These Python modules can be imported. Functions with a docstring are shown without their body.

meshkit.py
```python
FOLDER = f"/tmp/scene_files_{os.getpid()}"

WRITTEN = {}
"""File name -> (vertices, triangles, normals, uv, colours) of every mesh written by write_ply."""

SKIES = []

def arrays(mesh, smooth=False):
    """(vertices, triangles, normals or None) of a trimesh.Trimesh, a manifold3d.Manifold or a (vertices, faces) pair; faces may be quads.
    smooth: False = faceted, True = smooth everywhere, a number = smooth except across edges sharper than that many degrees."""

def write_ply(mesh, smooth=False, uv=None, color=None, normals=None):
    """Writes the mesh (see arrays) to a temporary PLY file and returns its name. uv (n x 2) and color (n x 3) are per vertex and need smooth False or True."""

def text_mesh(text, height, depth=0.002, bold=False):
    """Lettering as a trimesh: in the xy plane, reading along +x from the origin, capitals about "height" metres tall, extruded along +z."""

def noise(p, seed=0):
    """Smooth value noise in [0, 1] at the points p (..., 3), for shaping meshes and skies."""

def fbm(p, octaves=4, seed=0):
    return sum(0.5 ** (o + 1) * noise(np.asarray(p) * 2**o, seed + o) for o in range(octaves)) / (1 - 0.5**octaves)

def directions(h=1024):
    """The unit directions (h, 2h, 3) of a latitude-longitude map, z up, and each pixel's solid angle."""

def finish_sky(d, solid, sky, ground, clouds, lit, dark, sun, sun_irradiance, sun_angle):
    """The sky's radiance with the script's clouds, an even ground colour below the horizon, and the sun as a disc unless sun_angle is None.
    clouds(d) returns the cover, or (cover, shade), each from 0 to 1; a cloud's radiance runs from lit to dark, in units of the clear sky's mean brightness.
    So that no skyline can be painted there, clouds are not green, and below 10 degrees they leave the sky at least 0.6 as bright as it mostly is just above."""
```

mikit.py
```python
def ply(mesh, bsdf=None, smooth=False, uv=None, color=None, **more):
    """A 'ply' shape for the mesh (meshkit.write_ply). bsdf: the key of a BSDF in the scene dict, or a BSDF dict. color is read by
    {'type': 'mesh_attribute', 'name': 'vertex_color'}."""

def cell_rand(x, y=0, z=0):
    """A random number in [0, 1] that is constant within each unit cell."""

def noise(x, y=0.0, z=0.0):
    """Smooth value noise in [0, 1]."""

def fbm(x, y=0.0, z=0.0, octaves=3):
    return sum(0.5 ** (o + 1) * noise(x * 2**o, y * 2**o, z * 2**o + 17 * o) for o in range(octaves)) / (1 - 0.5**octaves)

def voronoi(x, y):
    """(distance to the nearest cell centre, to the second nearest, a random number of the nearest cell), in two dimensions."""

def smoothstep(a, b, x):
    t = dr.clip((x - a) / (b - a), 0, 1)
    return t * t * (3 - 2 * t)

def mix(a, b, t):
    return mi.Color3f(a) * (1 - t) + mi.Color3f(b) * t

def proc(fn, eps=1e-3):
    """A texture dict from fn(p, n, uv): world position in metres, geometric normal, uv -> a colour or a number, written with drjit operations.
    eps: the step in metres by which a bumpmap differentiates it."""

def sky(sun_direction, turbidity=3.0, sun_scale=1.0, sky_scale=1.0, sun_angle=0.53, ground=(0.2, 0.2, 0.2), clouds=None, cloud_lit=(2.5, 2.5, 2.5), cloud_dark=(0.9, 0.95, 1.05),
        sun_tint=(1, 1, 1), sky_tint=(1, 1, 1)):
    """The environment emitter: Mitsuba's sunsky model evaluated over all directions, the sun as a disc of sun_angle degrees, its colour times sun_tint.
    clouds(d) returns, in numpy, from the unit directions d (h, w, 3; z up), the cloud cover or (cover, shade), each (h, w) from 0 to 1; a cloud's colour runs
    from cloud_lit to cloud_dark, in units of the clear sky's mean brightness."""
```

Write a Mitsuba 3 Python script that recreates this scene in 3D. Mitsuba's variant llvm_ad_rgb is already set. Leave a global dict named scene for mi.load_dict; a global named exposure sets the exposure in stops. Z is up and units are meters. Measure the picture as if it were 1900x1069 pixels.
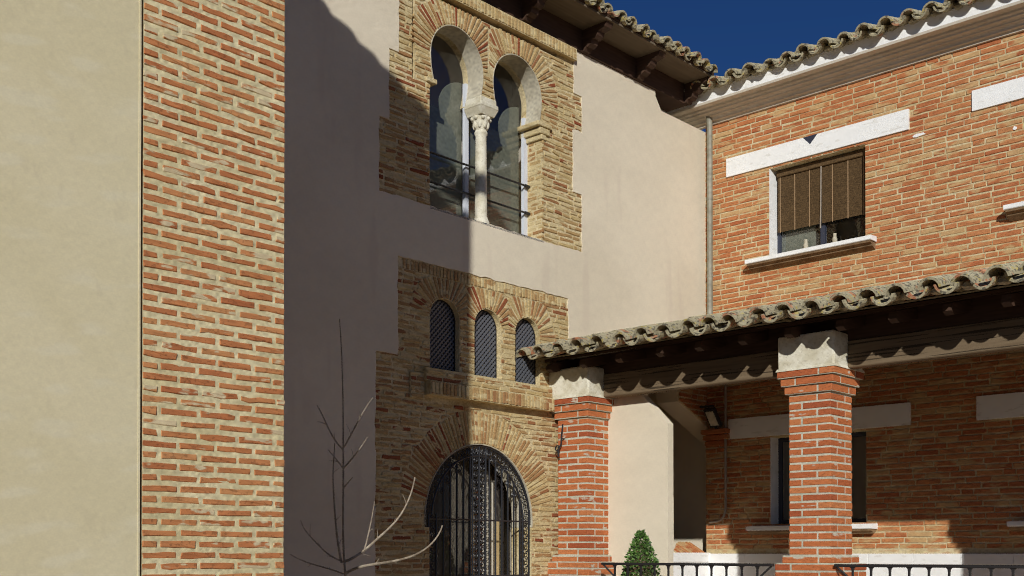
import math, random
import numpy as np, trimesh, mitsuba as mi, drjit as dr, mikit
from shapely.geometry import Polygon, Point, box
from shapely.ops import unary_union
from shapely import affinity
from mikit import noise, fbm, voronoi, cell_rand, smoothstep, mix, proc, ply

scene, labels = {}, {}
T = mi.ScalarTransform4f
RND = random.Random(7)

# ------------------------------------------------------------------ camera, sky, exposure
# world: x runs along the arched building's wall towards the inner corner, y into that wall, z up.
# The arched wall is the plane y=0 (x<0), the brick house's wall the plane x=0 (y<0), the corner is at (0,0).
EYE = np.array([-11.870, -7.803, 1.6])
TH, PITCH = 0.751516, 0.0104683
fx, fy = math.sin(TH), math.cos(TH)
DA = np.array([fx, fy, 0.0]); DC = np.array([-fy, fx, 0.0])
LEVEL = np.array([DA[1], DC[1], 0.0])
FWD = LEVEL * math.cos(PITCH) + np.array([0, 0, 1.0]) * math.sin(PITCH)
scene['camera'] = {'type': 'perspective', 'fov': 2 * math.degrees(math.atan(950 / 2097.65)), 'fov_axis': 'x',
                   'principal_point_offset_x': 0.0, 'principal_point_offset_y': -0.4407,
                   'near_clip': 0.05, 'far_clip': 2000.0,
                   'to_world': T().look_at(origin=EYE.tolist(), target=(EYE + FWD).tolist(), up=[0, 0, 1])}
SUN = np.array([-1.0, -0.81, 0.47])
scene['sky'] = mikit.sky(SUN.tolist(), turbidity=3.0, sun_tint=(0.95, 1.28, 2.15), sky_scale=0.40, sky_tint=(0.24, 0.56, 1.28), ground=(0.30, 0.21, 0.14))
exposure = 1.6

# ------------------------------------------------------------------ helpers
NUM = {}
def key_for(name, parent=None):
    base = name if parent is None else parent + '__' + name
    n = NUM.get(base, 0); NUM[base] = n + 1
    return base if n == 0 else '%s_%03d' % (base, n)

def lab(key, **kw):
    labels.setdefault(key, {}).update(kw); return key

def add(name, mesh, mat, parent=None, smooth=False, uv=None, **kw):
    k = key_for(name, parent)
    if uv is not None and not hasattr(uv, 'shape'):
        uv = np.tile(np.array(uv, float), (len(mesh.vertices), 1))
    scene[k] = ply(mesh, mat, smooth=smooth, uv=uv)
    if kw: lab(k, **kw)
    return k

def thing(name, label, category, **kw):
    k = key_for(name); lab(k, label=label, category=category, **kw); return k

def cat(ms): return trimesh.util.concatenate(ms)

def bx(x0, x1, y0, y1, z0, z1, bev=0.0):
    x0, x1 = min(x0, x1), max(x0, x1); y0, y1 = min(y0, y1), max(y0, y1); z0, z1 = min(z0, z1), max(z0, z1)
    if bev <= 0:
        m = trimesh.creation.box((x1 - x0, y1 - y0, z1 - z0))
        m.apply_translation(((x0 + x1) / 2, (y0 + y1) / 2, (z0 + z1) / 2)); return m
    b = min(bev, (x1 - x0) / 2.2, (y1 - y0) / 2.2, (z1 - z0) / 2.2)
    pts = []
    for sx, sy, sz in [(a, c, d) for a in (0, 1) for c in (0, 1) for d in (0, 1)]:
        p = np.array([x1 if sx else x0, y1 if sy else y0, z1 if sz else z0])
        i = np.array([-b if sx else b, -b if sy else b, -b if sz else b])
        for ax in range(3):
            q = p + i; q[ax] = p[ax]; pts.append(q)
    return trimesh.convex.convex_hull(np.array(pts))

# frames: (u, v, w) -> world; w is the distance INTO the wall
FR = {'A': (np.array([0, 0, 0.0]), np.array([1, 0, 0.0]), np.array([0, 0, 1.0]), np.array([0, 1.0, 0])),
      'C': (np.array([0, 0, 0.0]), np.array([0, 1.0, 0]), np.array([0, 0, 1.0]), np.array([1.0, 0, 0]))}
DP, XS = 4.222, -9.3105
FR['W'] = (np.array([0, -DP, 0.0]), np.array([1, 0, 0.0]), np.array([0, 0, 1.0]), np.array([0, 1.0, 0]))

def place(v, fr):
    o, u, w, n = FR[fr] if isinstance(fr, str) else fr
    v = np.asarray(v)
    return o + v[:, :1] * u + v[:, 1:2] * w + v[:, 2:3] * n

def slab(poly, w0, w1, fr):
    out = []
    for g in getattr(poly, 'geoms', [poly]):
        if g.is_empty or g.area < 1e-6: continue
        m = trimesh.creation.extrude_polygon(g, abs(w1 - w0), engine='earcut')
        v = np.array(m.vertices); v[:, 2] += min(w0, w1)
        out.append(trimesh.Trimesh(place(v, fr), m.faces, process=False))
    m = cat(out); m.fix_normals() if len(m.faces) < 4000 else None
    return m

def brick_from(poly, w_back, w_front, fr, rnd, jit=0.0015, bev=0.003, seg=0.07):
    """one brick: an uneven outline pushed out of the mortar, arrises knocked off"""
    c = np.array(poly.exterior.coords)[:-1]
    if Polygon(c).exterior.is_ccw is False: c = c[::-1]
    pts = []
    for i in range(len(c)):
        a, b = c[i], c[(i + 1) % len(c)]
        L = np.linalg.norm(b - a)
        if L < 1e-4: continue
        n = max(1, min(4, int(round(L / seg))))
        for j in range(n):
            p = a + (b - a) * j / n
            pts.append(p + np.array([rnd.gauss(0, jit), rnd.gauss(0, jit)]))
    p = np.array(pts); N = len(p)
    e = np.roll(p, -1, 0) - p; e /= np.linalg.norm(e, axis=1, keepdims=True) + 1e-9
    nin = np.stack([-e[:, 1], e[:, 0]], 1); nv = nin + np.roll(nin, 1, 0); nv /= np.linalg.norm(nv, axis=1, keepdims=True) + 1e-9
    q = p + nv * bev * (0.6 + 0.8 * np.array([[rnd.random()] for _ in range(N)]))
    tilt = np.array([rnd.gauss(0, 0.0012) for _ in range(N)])
    try:
        _, f = trimesh.creation.triangulate_polygon(Polygon(q), engine='earcut')
        f = np.array(f)
        if f.max() >= N: raise ValueError
    except Exception:
        f = np.array([[0, i, i + 1] for i in range(1, N - 1)])
    V = np.vstack([np.c_[q, w_front + tilt], np.c_[p, np.full(N, w_front + bev) + tilt], np.c_[p, np.full(N, w_back)]])
    F = [f]
    i = np.arange(N); j = (i + 1) % N
    for a in (0, N):
        F += [np.c_[a + i, a + N + i, a + N + j], np.c_[a + i, a + N + j, a + j]]
    return trimesh.Trimesh(place(V, fr), np.vstack(F), process=False)

def courses(region, u0, u1, v0, v1, pitch, h, L, joint, rnd, half=0.18, ju=0.012, jv=0.003, minarea=0.3, tilt=0.0025):
    """polygons of the bricks of a coursed wall inside the region"""
    from shapely.prepared import prep
    P = prep(region); out = []
    v, k = v0, 0
    while v < v1:
        u = u0 - L * (0.5 if k % 2 else 0.02) - rnd.random() * 0.04
        while u < u1:
            l = L * (1 + rnd.uniform(-0.07, 0.07))
            if rnd.random() < half: l = L * 0.48
            dv = rnd.gauss(0, jv)
            hh = h * rnd.uniform(0.9, 1.08)
            tl = rnd.gauss(0, tilt)
            b = Polygon([(u, v + dv - tl), (u + l, v + dv + tl), (u + l, v + dv + hh + tl), (u, v + dv + hh - tl)])
            if P.intersects(b):
                g = b if P.contains(b) else b.intersection(region)
                for q in getattr(g, 'geoms', [g]):
                    if q.geom_type == 'Polygon' and q.area > minarea * h * L * 0.35:
                        q = q.simplify(0.003); 
                        if q.area > 1e-5 and min(q.bounds[2] - q.bounds[0], q.bounds[3] - q.bounds[1]) > 0.01:
                            out.append(Polygon(q.exterior))
            u += l + joint * rnd.uniform(0.7, 1.3)
        v += pitch; k += 1
    return out

def soldiers(u0, u1, v0, v1, w, joint, rnd):
    out = []; u = u0
    while u + w * 0.6 < u1:
        ww = min(w * rnd.uniform(0.85, 1.1), u1 - u); t = rnd.gauss(0, 0.002)
        out.append(Polygon([(u + t, v0 + rnd.gauss(0, .002)), (u + ww + t, v0 + rnd.gauss(0, .002)), (u + ww, v1 + rnd.gauss(0, .002)), (u, v1 + rnd.gauss(0, .002))]))
        u += ww + joint * rnd.uniform(.7, 1.3)
    return out

def fan(cu, cv, r0, r1, a0, a1, n, rnd, fill=0.6, clip=None):
    """wedge bricks of an arch, angles in degrees from +u"""
    out = []; st = (a1 - a0) / n
    for i in range(n):
        a = math.radians(a0 + st * (i + 0.5) + rnd.gauss(0, st * 0.06)); d = math.radians(st * fill / 2 * rnd.uniform(.85, 1.12))
        ra, rb = r0 * 1.0 + rnd.uniform(0, .008), r1 + rnd.uniform(-.03, .015)
        da, db = d * 1.0, d * 0.86
        c = [(cu + ra * math.cos(a - da), cv + ra * math.sin(a - da)), (cu + rb * math.cos(a - db), cv + rb * math.sin(a - db)),
             (cu + rb * math.cos(a + db), cv + rb * math.sin(a + db)), (cu + ra * math.cos(a + da), cv + ra * math.sin(a + da))]
        g = Polygon(c)
        if clip is not None: g = g.intersection(clip)
        for q in getattr(g, 'geoms', [g]):
            if q.geom_type == 'Polygon' and q.area > 0.0012: out.append(q)
    return out

def tube(points, r, seg=8, r1=None, closed=False):
    p = np.array(points, float); n = len(p)
    rr = np.linspace(r, r if r1 is None else r1, n) if np.isscalar(r) else np.array(r)
    t = np.gradient(p, axis=0) if not closed else np.roll(p, -1, 0) - np.roll(p, 1, 0)
    t /= np.linalg.norm(t, axis=1, keepdims=True) + 1e-12
    ref = np.array([0, 0, 1.0]) if abs(t[0, 2]) < 0.9 else np.array([1.0, 0, 0])
    V = []
    a = np.cross(t[0], ref); a /= np.linalg.norm(a)
    for i in range(n):
        a = a - t[i] * (a @ t[i]); a /= np.linalg.norm(a) + 1e-12
        b = np.cross(t[i], a)
        ang = np.arange(seg) * 2 * np.pi / seg
        V.append(p[i] + rr[i] * (np.cos(ang)[:, None] * a + np.sin(ang)[:, None] * b))
    V = np.vstack(V); F = []
    k = np.arange(seg); k2 = (k + 1) % seg
    for i in range(n if closed else n - 1):
        o, o2 = i * seg, ((i + 1) % n) * seg
        F += [np.c_[o + k, o2 + k, o2 + k2], np.c_[o + k, o2 + k2, o + k2]]
    if not closed:
        V = np.vstack([V, p[:1], p[-1:]]); c0, c1 = n * seg, n * seg + 1
        F += [np.c_[np.full(seg, c0), k, k2], np.c_[np.full(seg, c1), (n - 1) * seg + k2, (n - 1) * seg + k]]
    return trimesh.Trimesh(V, np.vstack(F), process=False)

def lathe(profile, center, seg=20):
    prof = np.array(profile, float)
    m = trimesh.creation.revolve(prof, sections=seg)
    m.apply_translation(center); return m

def sweep_profile(prof, axis0, axis1, fr_u, fr_v):
    """closed 2-D profile [(a,b)] in directions fr_u, fr_v, run from axis0 to axis1"""
    g = Polygon(prof)
    L = np.linalg.norm(np.array(axis1) - np.array(axis0)); d = (np.array(axis1) - np.array(axis0)) / L
    return slab(g, 0, L, (np.array(axis0, float), np.array(fr_u, float), np.array(fr_v, float), d))

# ------------------------------------------------------------------ materials
def col(*c): return mi.Color3f(*c)
def princ(tex, rough=0.85, spec=0.3, bump=None, scale=0.0, **kw):
    b = {'type': 'principled', 'base_color': tex if isinstance(tex, dict) else {'type': 'rgb', 'value': list(tex)}, 'roughness': rough, 'specular': spec, **kw}
    if bump is not None: b = {'type': 'bumpmap', 'nested_texture': bump, 'scale': scale, 'nested_bsdf': b}
    return {'type': 'twosided', 'bsdf': b}

def brick_tex(c_lo, c_mid, c_hi, mortar, smear=0.5, f=9.0, ashy=None, sharp=0.05):
    def fn(p, n, uv):
        t = uv.x
        base = mix(mix(c_lo, c_mid, dr.clip(t * 2, 0, 1)), c_hi, dr.clip(t * 2 - 1, 0, 1))
        g = fbm(p.x * 26, p.y * 26, p.z * 60, 3)
        base = base * (0.72 + 0.56 * g)
        sp = smoothstep(0.62, 0.72, fbm(p.x * 95, p.y * 95, p.z * 95, 2)) * 0.6
        base = mix(base, base * 0.55, sp)
        s = fbm(p.x * f + 3.1, p.y * f, p.z * f * 2.2, 4) + 0.30 * (uv.y - 0.5)
        k = smoothstep(smear - sharp, smear + sharp, s)
        mm = mi.Color3f(mortar) * (0.8 + 0.4 * fbm(p.x * 45, p.y * 45, p.z * 45, 2))
        return mix(base, mm, k * 0.85)
    return proc(fn)

def mortar_tex(a, b, f=5.0, grain=70.0, dark=None):
    def fn(p, n, uv):
        g = fbm(p.x * f, p.y * f, p.z * f, 4)
        c = mix(a, b, smoothstep(0.3, 0.7, g))
        c = c * (0.78 + 0.44 * noise(p.x * grain, p.y * grain, p.z * grain))
        if dark is not None:
            c = mix(c, dark, smoothstep(0.60, 0.72, fbm(p.x * 11 + 7, p.y * 11, p.z * 19, 3)) * 0.7)
        return c
    return proc(fn)

def rough_bump(f=60.0): return proc(lambda p, n, uv: fbm(p.x * f, p.y * f, p.z * f, 3), eps=2e-3)

# smooth cream render of the arched building: faint trowel patches and run-off streaks
def plaster_fn(p, n, uv):
    g = fbm(p.x * 0.9 + 2, p.y * 0.9, p.z * 1.1, 4)
    c = mix((0.635, 0.555, 0.42), (0.69, 0.608, 0.466), smoothstep(0.3, 0.7, g))
    c = c * (0.93 + 0.08 * fbm(p.x * 14, p.y * 14, p.z * 14, 3) + 0.06 * noise(p.x * 90, p.y * 90, p.z * 90))
    st = smoothstep(0.62, 0.8, fbm(p.x * 6.0, p.y * 6.0, p.z * 0.7, 3))
    c = mix(c, (0.52, 0.42, 0.33), st * 0.25)
    return c
scene['m_plaster'] = princ(proc(plaster_fn), 0.9, 0.2, proc(lambda p, n, uv: fbm(p.x * 22, p.y * 22, p.z * 22, 3), 3e-3), 0.004)
def render_fn(p, n, uv):
    g = fbm(p.x * 2.2, p.y * 2.2, p.z * 3.0 + 1.4 * noise(p.x * 3), 4)
    c = mix((0.58, 0.505, 0.32), (0.605, 0.53, 0.345), smoothstep(0.36, 0.66, g))
    s = fbm(p.x * 5 + p.z * 7, p.y * 5, p.z * 16 - p.x * 4, 3)
    c = mix(c, (0.62, 0.56, 0.40), smoothstep(0.58, 0.75, s) * 0.5)
    c = c * (0.90 + 0.12 * fbm(p.x * 70, p.y * 70, p.z * 70, 3) + 0.08 * noise(p.x * 260, p.y * 260, p.z * 260))
    c = mix(c, (0.44, 0.37, 0.25), smoothstep(0.66, 0.78, fbm(p.x * 26, p.y * 26, p.z * 9 + p.x * 5, 4)) * 0.14)
    return c
scene['m_render'] = princ(proc(render_fn), 0.9, 0.2, proc(lambda p, n, uv: fbm(p.x * 30, p.y * 30, p.z * 44, 4), 3e-3), 0.0022)
scene['m_pier_brick'] = princ(brick_tex((0.36, 0.115, 0.042), (0.43, 0.160, 0.058), (0.48, 0.220, 0.086), (0.55, 0.47, 0.29), 0.645, 15.0), 0.85)
scene['m_pier_mortar'] = princ(mortar_tex((0.53, 0.45, 0.25), (0.60, 0.52, 0.315), 6.0), 0.95, 0.2, rough_bump(55), 0.004)
scene['m_old_brick'] = princ(brick_tex((0.24, 0.065, 0.026), (0.355, 0.21, 0.088), (0.465, 0.345, 0.16), (0.53, 0.43, 0.235), 0.59, 9.0), 0.88)
scene['m_old_mortar'] = princ(mortar_tex((0.475, 0.375, 0.195), (0.575, 0.475, 0.28), 4.0, 70.0, (0.36, 0.25, 0.115)), 0.95, 0.2, rough_bump(50), 0.008)
scene['m_house_brick'] = princ(brick_tex((0.36, 0.108, 0.040), (0.42, 0.150, 0.056), (0.46, 0.200, 0.078), (0.47, 0.31, 0.145), 0.615, 6.0, sharp=0.08), 0.85)
scene['m_house_mortar'] = princ(mortar_tex((0.48, 0.38, 0.205), (0.54, 0.455, 0.28), 3.0, 60.0, (0.44, 0.26, 0.13)), 0.95, 0.2, rough_bump(50), 0.006)
scene['m_column_brick'] = princ(brick_tex((0.33, 0.080, 0.030), (0.44, 0.132, 0.045), (0.49, 0.175, 0.064), (0.50, 0.47, 0.37), 0.70, 9.0), 0.75)
scene['m_column_mortar'] = princ(mortar_tex((0.42, 0.41, 0.315), (0.52, 0.495, 0.385), 8.0), 0.95)
def stone_fn(p, n, uv):
    g = fbm(p.x * 9, p.y * 9, p.z * 9, 4)
    c = mix((0.55, 0.50, 0.37), (0.68, 0.64, 0.52), smoothstep(0.35, 0.65, g))
    pit = smoothstep(0.66, 0.74, noise(p.x * 75, p.y * 75, p.z * 75))
    c = mix(c, (0.36, 0.31, 0.21), pit * 0.3)
    return mix(c, (0.50, 0.32, 0.10), smoothstep(0.72, 0.80, fbm(p.x * 7 + 4, p.y * 7, p.z * 2.0, 3)) * 0.7)
scene['m_stone'] = princ(proc(stone_fn), 0.9, 0.2, rough_bump(30), 0.006)
def white_fn(p, n, uv):
    g = fbm(p.x * 12, p.y * 12, p.z * 12, 4)
    c = mix((0.74, 0.73, 0.70), (0.82, 0.81, 0.79), g)
    return mix(c, (0.50, 0.46, 0.38), smoothstep(0.63, 0.73, fbm(p.x * 9 + 3, p.y * 9, p.z * 21, 4)) * 0.35)
scene['m_white'] = princ(proc(white_fn), 0.85, 0.2, rough_bump(25), 0.002)
scene['m_white_frame'] = princ((0.58, 0.60, 0.65), 0.4, 0.5)
def cornice_fn(p, n, uv):
    g = fbm(p.x * 12, p.y * 6, p.z * 12, 4)
    c = mix((0.53, 0.465, 0.375), (0.58, 0.515, 0.425), smoothstep(0.3, 0.7, g))
    return c * (0.96 + 0.08 * noise(p.x * 60, p.y * 60, p.z * 60))
scene['m_cornice'] = princ(proc(cornice_fn), 0.85, 0.2)
scene['m_sill_moulding'] = princ(mortar_tex((0.17, 0.105, 0.055), (0.24, 0.155, 0.085), 14.0), 0.85, 0.2)
# old curved tiles: fired clay under grey, yellow and black lichen
def tile_fn(p, n, uv):
    clay = mix((0.30, 0.105, 0.05), (0.42, 0.20, 0.11), uv.x)
    clay = clay * (0.8 + 0.4 * fbm(p.x * 30, p.y * 30, p.z * 30, 3))
    a = fbm(p.x * 13 + 40 * uv.y, p.y * 13, p.z * 13, 4)
    grey = mix((0.26, 0.225, 0.14), (0.42, 0.37, 0.245), fbm(p.x * 34, p.y * 34, p.z * 34, 3))
    c = mix(clay, grey, smoothstep(0.40 - 0.22 * uv.y, 0.54 - 0.22 * uv.y, a))
    c = mix(c, (0.42, 0.33, 0.10), smoothstep(0.64, 0.70, fbm(p.x * 24 + 9, p.y * 24, p.z * 24, 3)) * 0.8)
    return mix(c, (0.055, 0.05, 0.045), smoothstep(0.56, 0.64, fbm(p.x * 42 + 2, p.y * 42 + 5, p.z * 42, 3)) * 0.75)
scene['m_tile'] = princ(proc(tile_fn), 0.9, 0.2, rough_bump(70), 0.004)
scene['m_tile_mortar'] = princ(mortar_tex((0.42, 0.38, 0.27), (0.52, 0.47, 0.34), 14.0, 70.0, (0.12, 0.11, 0.09)), 0.95, 0.2, rough_bump(60), 0.01)
def timber_fn(p, n, uv):
    g = fbm(p.x * 9, p.y * 9, p.z * 60, 4)
    return mix((0.035, 0.018, 0.011), (0.085, 0.045, 0.028), g)
scene['m_timber'] = princ(proc(timber_fn), 0.7, 0.3)
def beam_fn(p, n, uv):
    g = fbm(p.x * 40, p.y * 3, p.z * 40, 4)
    c = mix((0.115, 0.078, 0.044), (0.20, 0.145, 0.088), g)
    return mix(c, (0.05, 0.035, 0.02), smoothstep(0.62, 0.66, fbm(p.x * 60, p.y * 1.6, p.z * 60, 3)))
scene['m_beam'] = princ(proc(beam_fn), 0.8, 0.2)
def board_fn(p, n, uv):
    g = fbm(p.x * 3, p.y * 40, p.z * 10, 4)
    return mix((0.10, 0.075, 0.05), (0.17, 0.135, 0.095), g)
scene['m_board'] = princ(proc(board_fn), 0.85, 0.2)
scene['m_iron'] = princ((0.016, 0.016, 0.019), 0.42, 0.5)
scene['m_lattice'] = princ((0.10, 0.105, 0.12), 0.30, 0.6)
scene['m_rail'] = princ((0.02, 0.018, 0.018), 0.5, 0.4)
scene['m_pane'] = {'type': 'thindielectric', 'int_ior': 1.5}
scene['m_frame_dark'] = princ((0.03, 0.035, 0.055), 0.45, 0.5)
scene['m_shade'] = princ(mortar_tex((0.105, 0.115, 0.088), (0.13, 0.138, 0.108), 2.5, 40.0), 0.9, 0.2)
scene['m_lining'] = princ(mortar_tex((0.42, 0.375, 0.28), (0.50, 0.455, 0.35), 6.0, 40.0), 0.9, 0.2, rough_bump(30), 0.004)
scene['m_pipe'] = princ(mortar_tex((0.20, 0.185, 0.135), (0.25, 0.235, 0.18), 5.0, 30.0), 0.5, 0.4)
scene['m_conduit'] = princ((0.30, 0.25, 0.20), 0.5, 0.4)
def blind_fn(p, n, uv):
    c = mix((0.07, 0.040, 0.015), (0.115, 0.068, 0.028), noise(p.y * 30, p.z * 120, 0))
    return c * (0.6 + 0.8 * noise(p.y * 240, p.z * 90, 3))
scene['m_blind'] = princ(proc(blind_fn), 0.7, 0.3)
scene['m_blind_cord'] = princ((0.34, 0.22, 0.12), 0.8)
scene['m_door'] = princ((0.035, 0.028, 0.026), 0.5, 0.4)
scene['m_door_pale'] = princ((0.72, 0.66, 0.54), 0.5, 0.4)
scene['m_door_ochre'] = princ((0.58, 0.42, 0.20), 0.6, 0.3)
scene['m_room'] = princ((0.42, 0.38, 0.32), 0.9, 0.1)
def leaf_fn(p, n, uv):
    c = mix((0.04, 0.095, 0.02), (0.13, 0.235, 0.05), uv.x)
    return mix(c, (0.030, 0.022, 0.022), uv.y)
scene['m_leaf'] = {'type': 'twosided', 'bsdf': {'type': 'principled', 'base_color': proc(leaf_fn), 'roughness': 0.5, 'specular': 0.4}}
scene['m_bark'] = princ(mortar_tex((0.20, 0.155, 0.11), (0.34, 0.28, 0.21), 30.0, 120.0), 0.8)
def ground_fn(p, n, uv):
    d = dr.minimum(dr.abs(p.x - dr.floor(p.x / 0.6) * 0.6 - 0.3), dr.abs(p.y - dr.floor(p.y / 0.4) * 0.4 - 0.2))
    c = mix((0.27, 0.19, 0.125), (0.34, 0.25, 0.17), fbm(p.x * 1.7, p.y * 1.7, 0, 4))
    return mix((0.16, 0.14, 0.12), c, smoothstep(0.0, 0.012, d)) * (0.85 + 0.3 * noise(p.x * 50, p.y * 50))
scene['m_ground'] = princ(proc(ground_fn), 0.9, 0.2)
scene['m_floor'] = princ(mortar_tex((0.47, 0.335, 0.205), (0.54, 0.40, 0.255), 3.0, 40.0), 0.8)

# ------------------------------------------------------------------ the setting
add('ground', bx(-400, 400, -400, 400, -0.5, 0.0), 'm_ground', kind='structure')
add('porch_floor', bx(-3.0, -0.001, -9.0, -0.001, 0.002, 0.5), 'm_floor', kind='structure')

def emit_bricks(parent, name, items, mat, limit, stuff_name, stuff_label, tone=None):
    """items: (mesh, uv). the ones that show largest become entries, the rest one stuff part"""
    def score(m):
        c = m.vertices.mean(0); d = c - EYE
        return m.area / (d @ d) + (10 if 0 else 0)
    items = sorted(items, key=lambda t: -score(t[0]))
    for m, uv in items[:limit]:
        add(name, m, mat, parent, uv=uv)
    rest = items[limit:]
    if rest:
        m = cat([t[0] for t in rest]); uv = np.vstack([np.tile(t[1], (len(t[0].vertices), 1)) for t in rest])
        add(stuff_name, m, mat, parent, uv=uv, kind='stuff', label=stuff_label)

# ------------------------------------------------------------------ near wing on the left (render, brick pier, eave that throws the shadow)
WG = thing('near_building', 'smooth beige rendered building edge with a tall brick pier, nearest at the left', 'building')
GX0, GX1 = -9.913, -9.898     # the dark joint between render and pier
WTOP = 7.55
add('wall', cat([slab(box(-16, 0, GX0, WTOP), 0, 0.3, 'W'),
                 bx(XS - 0.34, XS - 0.012, -DP + 0.12, -0.002, 0, WTOP), bx(GX0 - .01, XS - .013, -DP + 0.06, -DP + 0.11, 0, WTOP)]), 'm_render', WG)
add('pier', slab(box(GX1, 0, XS, WTOP), 0.006, 0.11, 'W'), 'm_pier_mortar', WG, label='pale lime mortar of the brick pier')
rnd = random.Random(3)
reg = box(GX1 + .002, 1.2, XS + .001, 4.2)
its = []
pit = 0.0388
v, k = 1.235, 0
while v < 4.15:
    # running bond read off the photograph: whole bricks 0.147 + joint 0.016
    L, jt = 0.141, 0.0175
    u = GX1 + (0.002 if k % 2 else 0.002)
    lens = [0.052] if k % 2 == 0 else [0.128]
    while u < XS - 0.012:
        l = lens.pop() if lens else L * rnd.uniform(0.95, 1.04)
        r = min(u + l, XS - 0.001)
        if XS - r < 0.02: r = XS - 0.001
        h = 0.0205 * rnd.uniform(0.88, 1.08); dv = rnd.gauss(0, 0.0008); t = rnd.gauss(0, 0.0006)
        if r - u > 0.015:
            bp = Polygon([(u, v + dv - t), (r, v + dv + t), (r, v + dv + h + t), (u, v + dv + h - t)])
            ragged = 0.0019 if rnd.random() < 0.28 else 0.0007
            its.append((brick_from(bp, 0.03, 0.0005 + rnd.uniform(0, .003), 'W', rnd, jit=ragged, bev=0.0018, seg=0.04),
                        (min(1, max(0, rnd.gauss(.55, .22))), min(1.0, max(0.0, rnd.gauss(.35, .30))))))
        u = r + jt * rnd.uniform(.8, 1.25)
    v += pit; k += 1
emit_bricks(WG + '__pier', 'brick', its, 'm_pier_brick', 300, 'upper_bricks', 'thin orange bricks high on the pier')
add('render_edge', bx(GX0 - 0.004, GX0 + 0.003, -DP - 0.003, -DP + 0.02, 0, WTOP), 'm_render', WG)

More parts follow.
